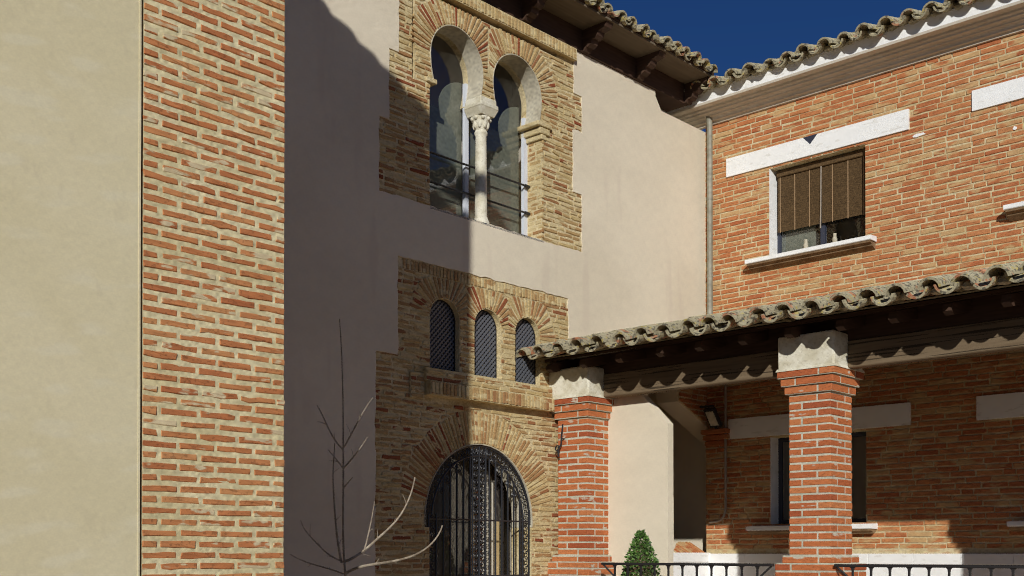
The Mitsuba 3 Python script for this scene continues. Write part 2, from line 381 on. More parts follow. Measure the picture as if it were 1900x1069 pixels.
def tile_mesh(c, e, s, n, r0, r1, L, th, up, seg=8, arc=170, dr_=0.0):
    """barrel tile: lower end centre c, across e, up-slope s, normal n; up=False is the channel tile"""
    a = np.radians(np.linspace(90 - arc / 2, 90 + arc / 2, seg + 1))
    if not up: a = -a
    V = []
    for (rr, t) in ((r0, 0.0), (r1, 1.0)):
        for d in (0.0, -th):
            V.append(c + s * (L * t) + (rr + d) * (np.cos(a)[:, None] * e + np.sin(a)[:, None] * n))
    V = np.vstack(V); m = seg + 1; F = []
    i = np.arange(seg)
    def strip(o1, o2): return [np.c_[o1 + i, o2 + i, o2 + i + 1], np.c_[o1 + i, o2 + i + 1, o1 + i + 1]]
    F += strip(0, 2 * m) + strip(m, 3 * m) + strip(0, m) + strip(2 * m, 3 * m)
    for q in (0, seg):
        F += [np.array([[q, m + q, 3 * m + q], [q, 3 * m + q, 2 * m + q]])]
    return trimesh.Trimesh(V, np.vstack(F), process=False)

def tile_roof(parent, p0, e, length, s, rows, spacing, rnd, part_rows=1, first=0.0, r=0.092, L=0.42, stag=0.0, lichen=(.3, 1.0), filler=True, upper=None):
    """p0: eave corner point (bottom of channels); e: along the eave; s: up the slope"""
    e = np.array(e, float); s = np.array(s, float); s /= np.linalg.norm(s); n = np.cross(e, s); n *= np.sign(n[2])
    p0 = np.array(p0, float); N = int(length / spacing); rest = []; ruv = []
    for row in range(rows):
        for i in range(N):
            for up in (False, True):
                c = p0 + e * (first + (i + (0.5 if up else 0.0)) * spacing + rnd.gauss(0, .009)) + s * (row * 0.30 + rnd.gauss(0, .020) - (0.02 if up else 0)) \
                    + n * (0.098 if not up else 0.062) + n * rnd.gauss(0, .006)
                ee = e + s * rnd.gauss(0, .06) + n * rnd.gauss(0, .05); ee /= np.linalg.norm(ee)
                rr = r * rnd.uniform(.95, 1.05)
                t = tile_mesh(c, ee, (s + n * 0.03) / np.linalg.norm(s + n * .03), n, rr, rr * .82, L, 0.019, up, 8, 172 if up else 165)
                uv = (rnd.random(), rnd.uniform(*(lichen if row == 0 or upper is None else upper)))
                if row < part_rows: add('cover_tile' if up else 'channel_tile', t, 'm_tile', parent, uv=uv)
                else: rest.append(t); ruv.append(np.tile(uv, (len(t.vertices), 1)))
    if rest: add('upper_tiles', cat(rest), 'm_tile', parent, uv=np.vstack(ruv), kind='stuff', label='curved tiles further up the slope')
    if filler:
        ms = []
        for i in range(N):
            c = p0 + e * (first + (i + .5) * spacing) + n * 0.045 + s * 0.16
            b = trimesh.creation.icosphere(1, 0.07); b.vertices *= np.array([1, .6, .5]); 
            b.vertices += np.array([[rnd.gauss(0, .006) for _ in range(3)] for _ in range(len(b.vertices))])
            R = np.stack([e, s, n], 1); b.vertices = b.vertices @ R.T + c; ms.append(b)
        add('bedding_mortar', cat(ms), 'm_tile_mortar', parent, kind='stuff', label='mortar lumps under the tile ends')
    return n

# wing eave, running away from the camera at x = XS + 0.25, with its roof
rf = add('roof', slab(Polygon([(XS + 0.16, 7.66), (XS + 0.16, 7.70), (-16, 9.5), (-16, 9.40)]), -DP - 0.05, 0.0,
                      (np.array([0, 0, 0.0]), np.array([1, 0, 0.0]), np.array([0, 0, 1.0]), np.array([0, 1.0, 0]))), 'm_timber', WG)
tile_roof(rf, (XS + 0.27, -DP - 0.05, 7.655), (0, 1, 0), 4.2, (-1, 0, 0.27), 3, 0.237, random.Random(5), part_rows=1, filler=False, r=.112)

# ------------------------------------------------------------------ arched building (plane y = 0)
AB = thing('arched_building', 'cream plastered building with horseshoe arch windows set in old brick panels', 'building')
up_panel = Polygon([(-5.27, 4.87), (-5.27, 5.55), (-5.155, 5.55), (-5.155, 6.20), (-5.04, 6.20), (-5.04, 7.03), (-2.54, 7.03), (-2.54, 6.57), (-2.404, 6.57),
                    (-2.404, 6.17), (-2.555, 6.17), (-2.555, 5.50), (-2.405, 5.50), (-2.405, 4.87)])
def ragged(pg, sd, amp=.006, step=.07):
    r_ = random.Random(sd); c = np.array(pg.exterior.coords); out = []
    for a, b in zip(c[:-1], c[1:]):
        n = max(1, int(np.linalg.norm(b - a) / step))
        for q in range(n): out.append(tuple(a + (b - a) * q / n + np.array([r_.gauss(0, amp), r_.gauss(0, amp)]) * (q > 0)))
    return Polygon(out)
lo_panel = Polygon([(-5.31, 0.0), (-5.31, 3.42), (-5.05, 3.42), (-5.05, 4.33), (-2.632, 4.33), (-2.632, 0.0)])
def circ(u, v, r, n=48): return Polygon([(u + r * math.cos(t), v + r * math.sin(t)) for t in np.linspace(0, 2 * np.pi, n, endpoint=False)])
AR = [(-4.285, 6.335, 0.355), (-3.425, 6.325, 0.365)]
def horseshoe(u, v, r, foot):
    top = [(u + r * math.cos(t), v + r * math.sin(t)) for t in np.linspace(0, np.pi, 28)]
    left = [(u - r * (1 - .13 * q * q), v - (v - foot) * q) for q in np.linspace(.12, 1, 8)]
    return Polygon(top + left + [(2 * u - a, b) for a, b in left[::-1]])
up_open = unary_union([horseshoe(*a, 6.055) for a in AR] + [box(-4.645, 4.875, -3.05, 6.06)])
SW = [(-4.445, 0.195), (-3.858, 0.188), (-3.272, 0.188)]
sw_open = [unary_union([circ(u, 3.838, r, 28).intersection(box(u - 1, 3.8, u + 1, 5)), box(u - r, 3.345, u + r, 3.838)]) for u, r in SW]
DCU, DCV, DR = -3.957, 1.925, 0.752
do_open = unary_union([circ(DCU, DCV, DR, 72).intersection(box(-9, 1.85, 0, 9)), box(-4.645, 0.02, -3.215, 1.9)])
slot = box(-4.866, 6.02, -4.838, 6.872)
groove = box(-4.866, 6.87, -2.81, 6.903)
low_open = Polygon([(-0.691, 1.2), (-0.691, 3.162), (-1.25, 3.45), (-1.25, 3.62), (-.66, 3.62), (-.60, 3.43), (0.0, 3.175), (0.36, 3.02), (0.36, 1.2)])
wall_poly = unary_union([box(-13, 0, -1.05, 7.04), Polygon([(-1.10, 0), (-1.10, 7.04), (-0.93, 6.838), (0.5, 6.838), (0.5, 0)])]).difference(unary_union([ragged(up_panel, 1), ragged(lo_panel, 2), low_open]))
add('wall', cat([slab(wall_poly, 0.0, 0.30, 'A')]), 'm_plaster', AB, label='smooth cream plaster')
UP = add('upper_brickwork', slab(up_panel.buffer(.02, join_style=2).difference(unary_union([up_open, slot, groove])), 0.012, 0.292, 'A'), 'm_old_mortar', AB, label='stepped panel of old brick round the twin arches')
LP = add('lower_brickwork', slab(lo_panel.buffer(.02, join_style=2).difference(unary_union(sw_open + [do_open])), 0.012, 0.292, 'A'), 'm_old_mortar', AB, label='old brick panel round the door and three small windows')
add('groove_back', cat([bx(-4.9, -4.8, 0.10, 0.12, 6.0, 6.9), bx(-4.9, -2.7, 0.08, 0.10, 6.85, 6.92)]), 'm_old_mortar', UP)

rnd = random.Random(11)
def tone_old(z, x): return (min(1, max(0, rnd.gauss(.58, .28))), rnd.random())
vous_up, vous_lo, sold_up, sold_lo, cap_sold = [], [], [], [], []
mid = box(-9, 0, -3.855, 9)
for i, (cu, cv, r) in enumerate(AR):
    clip = up_panel.buffer(-.004).intersection(box(-9, 0, -3.87, 6.875) if i == 0 else box(-3.84, 0, 0, 6.875))
    vous_up += fan(cu, cv, r + .006, r + 0.27, 5 if i == 0 else -2, 178, 33, rnd, 0.62, clip)
for i, (u, r) in enumerate(SW):
    lim = [(-9, -4.153), (-4.147, -3.568), (-3.562, 0)][i]
    vous_lo += fan(u, 3.838, r + .004, r + 0.25, 4, 176, 20, rnd, 0.62, box(lim[0], 0, lim[1], 4.215))
vous_lo += fan(DCU, DCV, DR + .004, DR + 0.33, 12, 168, 56, rnd, 0.62, box(-9, 0, -2.636, 3.03))
ring_up = unary_union([circ(cu, cv, r + .275) for cu, cv, r in AR]).intersection(box(-9, 6.36, 0, 9))
ring_lo = unary_union([circ(u, 3.838, r + .255, 28).intersection(box(-9, 3.87, 0, 9)) for u, r in SW] +
                      [circ(DCU, DCV, DR + .335, 60).intersection(box(-9, 2.12, 0, 9))])
sold_up = soldiers(-4.85, -2.55, 6.915, 7.02, 0.036, 0.014, rnd)
sold_lo = soldiers(-4.98, -2.65, 4.228, 4.318, 0.034, 0.014, rnd)
shelf_s = soldiers(-4.71, -2.975, 3.092, 3.205, 0.034, 0.014, rnd)
shelf_box = box(-4.90, 3.045, -2.966, 3.285)
reg_up = up_panel.buffer(-.003).difference(unary_union([up_open.buffer(.004), slot.buffer(.006), groove.buffer(.004), ring_up, box(-4.86, 6.88, -2.5, 7.03)]))
reg_lo = lo_panel.buffer(-.003).difference(unary_union([g.buffer(.004) for g in sw_open] + [do_open.buffer(.004), ring_lo, shelf_box, box(-5.0, 4.222, -2.62, 4.33)]))
PIT = 0.0525
its_up = [(brick_from(q, .03, 0.003 + rnd.uniform(-.003, .005), 'A', rnd, 0.0024, 0.003), tone_old(0, 0)) for q in courses(reg_up, -5.3, -2.38, 4.885, 7.02, PIT, 0.031, 0.232, 0.022, rnd, 0.25)]
its_lo = [(brick_from(q, .03, 0.003 + rnd.uniform(-.003, .005), 'A', rnd, 0.0024, 0.003), tone_old(0, 0)) for q in courses(reg_lo, -5.35, -2.6, 1.10, 4.22, PIT, 0.031, 0.232, 0.022, rnd, 0.3)]
for par, vs in ((UP, vous_up), (LP, vous_lo)):
    for q in vs:
        add('arch_brick', brick_from(q, .03, 0.002 + rnd.uniform(-.003, .004), 'A', rnd, 0.0016, 0.003, 0.12), 'm_old_brick', par, uv=(min(1, max(0, rnd.gauss(.52, .32))), rnd.random() * .8))
for q in sold_up: add('soldier_brick', brick_from(q, .0, -0.055 + rnd.uniform(-.003, .003), 'A', rnd, .0012, .003, .2), 'm_old_brick', UP, uv=(rnd.uniform(.7, 1), rnd.random()))
for q in sold_lo: add('soldier_brick', brick_from(q, .03, 0.001 + rnd.uniform(-.003, .003), 'A', rnd, .0012, .003, .2), 'm_old_brick', LP, uv=(rnd.uniform(.45, 1), rnd.random()))
add('frieze_bed', bx(-4.86, -2.545, -0.047, 0.02, 6.906, 7.029), 'm_old_mortar', UP)
# shelf: brick moulding between the door arch and the small windows
SH = add('shelf', cat([bx(-4.72, -2.966, -0.088, 0.02, 3.083, 3.214), bx(-4.74, -2.955, -0.05, 0.02, 3.216, 3.338), bx(-4.90, -4.73, -0.012, 0.02, 3.045, 3.285)]), 'm_old_mortar', AB, label='projecting brick moulding over the door')
for q in shelf_s: add('soldier_brick', brick_from(q, .0, -0.098 + rnd.uniform(-.003, .003), 'A', rnd, .0012, .003, .2), 'm_old_brick', SH, uv=(rnd.uniform(.25, 1), rnd.random()))
for q in courses(box(-4.735, 3.226, -2.96, 3.335), -4.74, -2.95, 3.228, 3.31, PIT, 0.034, 0.232, 0.022, rnd, .2):
    add('brick', brick_from(q, .0, -0.058 + rnd.uniform(-.002, .002), 'A', rnd, .0016, .003), 'm_old_brick', SH, uv=tone_old(0, 0))
for q in courses(box(-4.895, 3.05, -4.735, 3.28), -4.9, -4.7, 3.055, 3.27, PIT, 0.032, 0.15, 0.02, rnd, 0):
    add('brick', brick_from(q, .0, -0.02, 'A', rnd, .0016, .003), 'm_old_brick', SH, uv=tone_old(0, 0))
allb = sorted([(m, uv, UP) for m, uv in its_up] + [(m, uv, LP) for m, uv in its_lo], key=lambda t: -t[0].area / ((t[0].vertices.mean(0) - EYE) @ (t[0].vertices.mean(0) - EYE)))
for m, uv, par in allb[:290]: add('brick', m, 'm_old_brick', par, uv=uv)
for par in (UP, LP):
    r = [(m, uv) for m, uv, p_ in allb[290:] if p_ == par]
    add('small_bricks', cat([a for a, _ in r]), 'm_old_brick', par, uv=np.vstack([np.tile(u, (len(a.vertices), 1)) for a, u in r]), kind='stuff', label='smaller cut and worn bricks of the panel')
# right jamb of the twin window: brick returned into the reveal
JF = (np.array([-3.05, 0, 0.0]), np.array([0, 1.0, 0]), np.array([0, 0, 1.0]), np.array([1.0, 0, 0]))
for q in courses(box(0.0, 4.9, 0.21, 5.93), -.05, .21, 4.9, 5.92, PIT, 0.034, 0.15, 0.022, rnd, .2):
    add('jamb_brick', brick_from(q, .02, -0.004 + rnd.uniform(-.002, .003), JF, rnd, .003, .003), 'm_old_brick', UP, uv=(rnd.uniform(.3, 1), rnd.uniform(.4, 1)))
# arch linings: pale plaster on the intrados of both horseshoes and of the door
def lining(cu, cv, r, a0, a1, y0, y1, n=40, th=0.006):
    t = np.radians(np.linspace(a0, a1, n)); V = []
    for rr, yy in ((r - th, y0), (r - th, y1), (r + .001, y0), (r + .001, y1)):
        V.append(np.c_[cu + rr * np.cos(t), np.full(n, yy), cv + rr * np.sin(t)])
    V = np.vstack(V); i = np.arange(n - 1); F = []
    for a, b in ((0, n), (0, 2 * n), (n, 3 * n)): F += [np.c_[a + i, b + i, b + i + 1], np.c_[a + i, b + i + 1, a + i + 1]]
    return trimesh.Trimesh(V, np.vstack(F), process=False)
for cu, cv, r in AR:
    ring = horseshoe(cu, cv, r, 6.062)
    add('arch_lining', slab(ring.difference(unary_union([ring.buffer(-.006), box(-9, 0, 0, 6.075)])), .004, .215, 'A'), 'm_lining', UP)
add('door_lining', lining(DCU, DCV, DR, -4, 184, 0.004, 0.29, 60), 'm_lining', LP)
# imposts: little stone ledges at the springing
add('impost', cat([bx(-3.155, -2.93, -0.03, 0.27, 6.055, 6.10, .006), bx(-3.105, -2.95, -0.015, 0.27, 5.985, 6.05, .006), bx(-3.08, -3.0, -0.008, .21, 5.93, 5.98, .005)]), 'm_old_mortar', UP, label='moulded impost at the right springing')
add('impost', cat([bx(-4.70, -4.565, -0.012, 0.27, 6.04, 6.085, .006)]), 'm_old_mortar', UP, label='small worn impost at the left springing')
# colonnette between the twin lights
CX, CY = -3.866, 0.10
CO = add('colonnette', lathe([(0, 4.87), (.085, 4.87), (.085, 4.90), (.072, 4.93), (.062, 4.96), (.060, 5.3), (.054, 5.76), (.066, 5.78), (.066, 5.80), (.054, 5.82)] + [(0, 5.82)], (CX, CY, 0), 22), 'm_stone', AB, smooth=35, label='slender pale stone column between the twin arches')
cap = lathe([(0, 5.80), (.056, 5.82), (.066, 5.85), (.08, 5.90), (.092, 5.935), (.096, 5.95), (0, 5.95)], (CX, CY, 0), 16)
rc = random.Random(2)
leaves = []
for j in range(8):
    a = j * math.pi / 4 + .2
    s_ = trimesh.creation.icosphere(2, 0.02); s_.vertices *= np.array([1, 1, 1.0]); s_.apply_translation((CX + .088 * math.cos(a), CY + .088 * math.sin(a), 5.928)); leaves.append(s_)
    s2 = trimesh.creation.icosphere(2, 0.02); s2.vertices *= np.array([1, 1, 2.1]); s2.apply_translation((CX + .066 * math.cos(a + .39), CY + .066 * math.sin(a + .39), 5.872)); leaves.append(s2)
add('capital', cat([cap] + leaves), 'm_stone', CO, smooth=40, label='carved leaf capital')
def frus(x0, x1, y0, y1, z0, X0, X1, Y0, Y1, z1):
    return trimesh.convex.convex_hull(np.array([(x0, y0, z0), (x1, y0, z0), (x1, y1, z0), (x0, y1, z0), (X0, Y0, z1), (X1, Y0, z1), (X1, Y1, z1), (X0, Y1, z1)], float))
add('abacus', cat([frus(CX - .092, CX + .092, .005, .20, 5.952, CX - .122, CX + .122, -.02, .215, 6.02), bx(CX - .126, CX + .126, -.024, .215, 6.021, 6.066, .006), bx(CX - .112, CX + .112, -.008, .21, 6.067, 6.12, .006)]), 'm_stone', CO, label='flaring stone block on the capital')
# window behind the arches
WN = add('window', cat([bx(-4.66, -4.61, .215, .255, 4.88, 6.66), bx(-3.972, -3.925, .215, .255, 4.88, 6.30), bx(-3.105, -3.045, .214, .255, 4.88, 6.2), bx(-4.6, -3.12, .22, .25, 4.875, 4.93)]), 'm_white_frame', AB, label='pale framed glazing behind the twin arches')
pane = lambda poly, y: slab(poly, y, y + 0.0005, 'A')
def flat(poly, y):
    v, f = trimesh.creation.triangulate_polygon(poly, engine='earcut'); v = np.array(v)
    return trimesh.Trimesh(np.c_[v[:, 0], np.full(len(v), y), v[:, 1]], f, process=False)
add('pane', flat(box(-4.61, 4.93, -3.972, 6.72), .235), 'm_pane', WN)
add('pane', flat(box(-3.925, 4.93, -3.105, 6.72), .235), 'm_pane', WN)
for xa, xb in ((-4.60, -3.93), (-3.86, -3.08)):
    xc, rr = xb + .02, .34
    sp = unary_union([box(xa, 4.88, xb, 6.0), circ(xc, 6.0, rr).intersection(box(xa, 5.99, xb, 9))])
    add('shade', slab(sp, .315, .325, 'A'), 'm_shade', WN, label='round topped grey green screen behind the glass')
for zz in (5.470, 5.185):
    add('guard_bar', cat([tube([(-4.64, .185, zz), (-3.06, .185, zz)], .011, 8), tube([(-3.12, .185, zz), (-3.055, .185, zz)], .017, 8)]), 'm_iron', WN)
add('sill', bx(-4.65, -3.03, .0, .26, 4.845, 4.872, .004), 'm_frame_dark', WN)
# three small lattice windows
for (u, r), op in zip(SW, sw_open):
    LW = add('lattice_window', slab(op.difference(op.buffer(-.014)), .07, .12, 'A'), 'm_iron', AB)
    add('pane', flat(op.buffer(.005), .12), 'm_pane', LW)
    bars = []
    for sgn, yy in ((1, .074), (-1, .086)):
        for d in np.arange(-1.6, 1.6, 0.052):
            from shapely.geometry import LineString
            ln = LineString([(u - 1, 3.7 + d - sgn * 1.0), (u + 1, 3.7 + d + sgn * 1.0)]).intersection(op)
            for g in getattr(ln, 'geoms', [ln]):
                if g.length > .01:
                    c = np.array(g.coords); a, b = c[0], c[-1]; dd = (b - a) / np.linalg.norm(b - a); nn = np.array([-dd[1], dd[0]]) * .0085
                    bars.append(slab(Polygon([a + nn, b + nn, b - nn, a - nn]), yy, yy + .012, 'A'))
    add('lattice', cat(bars), 'm_lattice', LW, label='dark diagonal lattice')
# the arched doorway: ornate wrought grille in front of a glazed door
DG = add('doorway', cat([bx(-4.64, -3.95, .40, .44, 0.02, 2.75), bx(-3.30, -3.215, .40, .44, .02, 2.4)]), 'm_door', AB, label='arched doorway with dark leaves behind an ornate iron grille')
add('pale_panel', cat([bx(-3.52, -3.455, .38, .42, .02, 2.42), bx(-3.43, -3.375, .38, .42, .02, 2.36)]), 'm_door_pale', DG, label='pale sunlit strips inside the door')
add('ochre_panel', cat([bx(-3.37, -3.30, .385, .42, .02, 1.95), bx(-3.72, -3.67, .385, .42, .02, 2.0)]), 'm_door_ochre', DG)
add('pane', flat(do_open.buffer(-.01), .36), 'm_pane', DG)
def arc_pts(r, a0, a1, n=30, y=.035): return [(DCU + r * math.cos(t), y, DCV + r * math.sin(t)) for t in np.radians(np.linspace(a0, a1, n))]
fr = [tube(arc_pts(DR - .012, -2, 182, 48), .014, 6), tube(arc_pts(DR - .115, 4, 176, 44), .010, 6)]
for sx in (-3.228, -3.325, -4.632, -4.535): fr.append(tube([(sx, .035, .02), (sx, .035, 1.98)], .011, 6))
add('grille_frame', cat(fr), 'm_iron', DG)
for xx in np.arange(-4.44, -3.36, .0895):
    top = DCV + math.sqrt(max(0.01, (DR - .115) ** 2 - (xx - DCU) ** 2))
    if abs(xx + 3.957) < .11: continue
    add('grille_bar', tube([(xx, .035, .02), (xx, .035, top)], .0095, 6), 'm_iron', DG)
def scroll(cx, cz, r, y=.035, flip=1):
    t = np.linspace(0, 2.6 * np.pi, 22); rr = r * (1 - t / (3.4 * np.pi))
    return tube(np.c_[cx + flip * rr * np.cos(t), np.full(22, y), cz + rr * np.sin(t)], .0052, 4)
sc = []
for q, xx in enumerate((-4.003, -3.911)):
    for z in np.arange(1.15, 2.60, .072): sc.append(scroll(xx, z, .034, .035, 1 if int(z * 14) % 2 else -1)); sc.append(tube([(xx - .036, .035, z - .03), (xx + .036, .035, z + .04)], .004, 4))
for xx in (-4.05, -3.957, -3.865): sc.append(tube([(xx, .035, .02), (xx, .035, 2.66)], .010, 6))
for xx in (-3.277, -4.584):
    for z in np.arange(1.15, 1.95, .078): sc.append(scroll(xx, z, .036, .035, -1 if xx < -4 else 1))
for a in np.arange(6, 176, 5.6):
    t = math.radians(a); sc.append(scroll(DCU + (DR - .063) * math.cos(t), DCV + (DR - .063) * math.sin(t), .038, .035, 1 if a < 90 else -1))
for q in (1, -1):
    for (dx, dz, r_) in ((.30, .50, .075), (.43, .38, .06), (.20, .60, .055), (.38, .52, .04), (.50, .27, .045), (.13, .66, .04)):
        sc.append(scroll(DCU + q * dx, DCV + dz, r_, .035, q)); sc.append(scroll(DCU + q * dx, DCV + dz, r_ * .6, .03, -q))
add('scrollwork', cat(sc), 'm_iron', DG, label='wrought iron scroll bands')
add('grille_rail', cat([tube([(-4.63, .035, 1.93), (-3.23, .035, 1.93)], .009, 6), tube([(-4.63, .035, 1.38), (-3.23, .035, 1.38)], .009, 6)]), 'm_iron', DG)
add('inner_wall', cat([bx(-13, -1.52, .95, 1.05, 0, 7.2), bx(-5.6, -5.5, .301, .949, 0, 7.2), bx(-2.5, -2.4, .301, .949, 0, 7.2), bx(-5.49, -2.51, .301, .949, 2.85, 2.95)]), 'm_room', AB)
# eave of the arched building
EV = add('eave', cat([bx(-13, -0.42, -0.03, 0.28, 7.045, 7.30), bx(-13, -0.42, -0.40, 0.28, 7.30, 7.33)]), 'm_timber', AB, label='dark timber eave')
add('soffit_board', bx(-13, -.43, -0.395, -0.035, 7.275, 7.297), 'm_board', EV)
def bracket(x):
    pr = [(-0.03, 7.05), (-0.06, 7.05), (-0.085, 7.085), (-0.10, 7.075), (-0.15, 7.10), (-0.165, 7.145), (-0.20, 7.14), (-0.235, 7.165), (-0.25, 7.205), (-0.345, 7.225), (-0.37, 7.274), (-0.03, 7.274)]
    return slab(Polygon(pr), x - .055, x + .055, (np.zeros(3), np.array([0, 1.0, 0]), np.array([0, 0, 1.0]), np.array([1.0, 0, 0])))
for x in np.arange(-0.45, -8, -0.965)[0:7]: add('bracket', bracket(x), 'm_timber', EV)
tile_roof(EV, (-7.4, -0.44, 7.262), (1, 0, 0), 7.0, (0, 1, 0.22), 2, 0.2, random.Random(8), part_rows=1, r=.075, L=.40, lichen=(.5, 1.0))
add('roof', slab(Polygon([(-0.30, 7.335), (6, 8.72), (6, 8.62), (-0.3, 7.332)]), 0, 12.5, (np.array([-13, 0, 0.0]), np.array([0, 1.0, 0]), np.array([0, 0, 1.0]), np.array([1.0, 0, 0]))), 'm_tile', AB, uv=(.5, .7))
add('side_wall', bx(-0.95, 0.6, 0.47, 0.6, 6.7, 7.3), 'm_plaster', AB)
# the opening low at the right: a passage behind, its back wall in line with the brick house
add('passage', cat([bx(0.364, 0.7, 0.004, 1.6, 0, 3.75), bx(-1.4, 0.364, 1.6, 1.7, 0, 3.75), bx(-1.5, -1.4, .301, 1.7, 0, 3.75), bx(-1.5, .6, .301, 1.7, 3.75, 3.8)]), 'm_plaster', AB, label='plastered recess beside the porch')

# ------------------------------------------------------------------ low wall across that opening
LW = thing('low_wall', 'low white wall with sloping brick coping in the corner behind the shrub', 'wall')
add('cap', bx(-0.985, -0.001, -0.075, 0.10, 1.498, 1.612, .008), 'm_white', LW)
add('base', bx(-0.97, -0.001, -0.055, 0.08, 0.5, 1.494), 'm_white', LW)
CPN = (np.array([0, 0.0, 1.617]), np.array([1, 0, 0.0]), np.array([0, .87, .5]) / np.linalg.norm([0, .87, .5]), np.array([0, .5, -.87]) / np.linalg.norm([0, .5, -.87]))
rnd = random.Random(21)
for i, u in enumerate(np.arange(-0.60, -.02, .066)):
    vtop = min(0.27, (u + .66) * 0.62 + .05)
    add('coping_brick', brick_from(Polygon([(u, .0), (u + .054, .0), (u + .056, vtop), (u + .002, vtop - .015)]), .03, 0.0, CPN, rnd, .002, .004), 'm_house_brick', LW, uv=(rnd.random(), rnd.random()))
add('coping_bed', slab(Polygon([(-.62, -.02), (-.004, -.02), (-.004, .28), (-.25, .275), (-.62, .05)]), .006, .05, CPN), 'm_house_mortar', LW)

# ------------------------------------------------------------------ brick house (plane x = 0)
BH = thing('brick_house', 'red brick house with white lintels, moulded cornice and curved tile eave', 'house')
w_up, w_lo = box(-2.10, 5.13, -0.90, 6.17), box(-2.10, 1.95, -0.906, 2.98)
w_up2, w_lo2 = box(-5.1, 5.13, -3.86, 6.17), box(-5.1, 1.95, -3.87, 2.98)
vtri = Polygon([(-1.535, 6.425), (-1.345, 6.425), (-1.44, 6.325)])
YE = -7.0
c_poly = box(YE, 0.5, -0.001, 6.93).difference(unary_union([w_up, w_lo, w_up2, w_lo2]))
HW = add('wall', slab(c_poly, 0.006, 0.30, 'C'), 'm_house_mortar', BH)
lints = [box(-2.61, 6.20, -0.314, 6.423), box(-5.6, 6.212, -3.293, 6.425), box(-2.613, 2.995, -0.336, 3.235), box(-5.6, 2.985, -3.325, 3.232)]
c_reg = box(-5.2, 1.6, -0.002, 6.905).difference(unary_union([w_up.buffer(.004), w_lo.buffer(.004), w_up2.buffer(.004), w_lo2.buffer(.004)] + [l.buffer(.006) for l in lints] + [vtri] + [box(-.235, 4.45, -.002, 4.4), box(-5.2, 1.3, 0, 1.62)]))
rnd = random.Random(31)
PC = 0.0625
def tone_h(): return (min(1, max(0, rnd.gauss(.55, .25))), min(1, max(0, rnd.gauss(.5, .33))))
its = []
for q in courses(c_reg, -5.2, 0, 1.66, 6.9, PC, 0.046, 0.245, 0.016, rnd, 0.13, jv=.0015, tilt=.0008):
    b = q.bounds
    its.append((brick_from(q, .03, -0.002 + rnd.uniform(-.003, .0035), 'C', rnd, 0.0013, 0.003), tone_h()))
emit_bricks(HW, 'brick', its, 'm_house_brick', 300, 'other_bricks', 'the many further bricks of the house wall')
for i, l in enumerate(lints):
    if i == 0: l = l.difference(vtri)
    add('lintel', slab(l, -0.022, 0.05, 'C'), 'm_white', BH, label=['white lintel with a small V notch', 'white lintel at the right edge', 'pale lintel under the porch', 'pale lintel under the porch at the right edge'][i])
add('notch_shade_plate', slab(vtri, -.0195, .004, 'C'), 'm_frame_dark', BH, label='dark triangular plate standing in for the shade of the lintel notch')  # dark colour stands in for the shade inside the V notch
def sill(y0, y1, z0, z1, d):
    return sweep_profile([(-d, z1 - .016), (-d, z1 - .058), (-d + .008, z1 - .064), (.05, z1 - .064), (.05, z1)], (0, y0, 0), (0, y1, 0), (1, 0, 0), (0, 0, 1))
for y0, y1, z0, z1, nm in ((-2.235, -.65, 4.972, 5.115, 'm_white'), (-5.4, -3.65, 4.985, 5.14, 'm_white'), (-2.235, -.655, 1.852, 1.938, 'm_white'), (-5.4, -3.672, 1.85, 1.938, 'm_white')):
    add('sill', sill(y0, y1, z0, z1, .15), nm, BH)
    add('sill_moulding', sweep_profile([(-.135, z1 - .067), (-.128, z1 - .085), (-.085, z1 - .10), (-.078, z1 - .115), (-.012, z0), (.004, z0), (.004, z1 - .067)], (0, y0 + .015, 0), (0, y1 - .015, 0), (1, 0, 0), (0, 0, 1)), 'm_sill_moulding', BH)
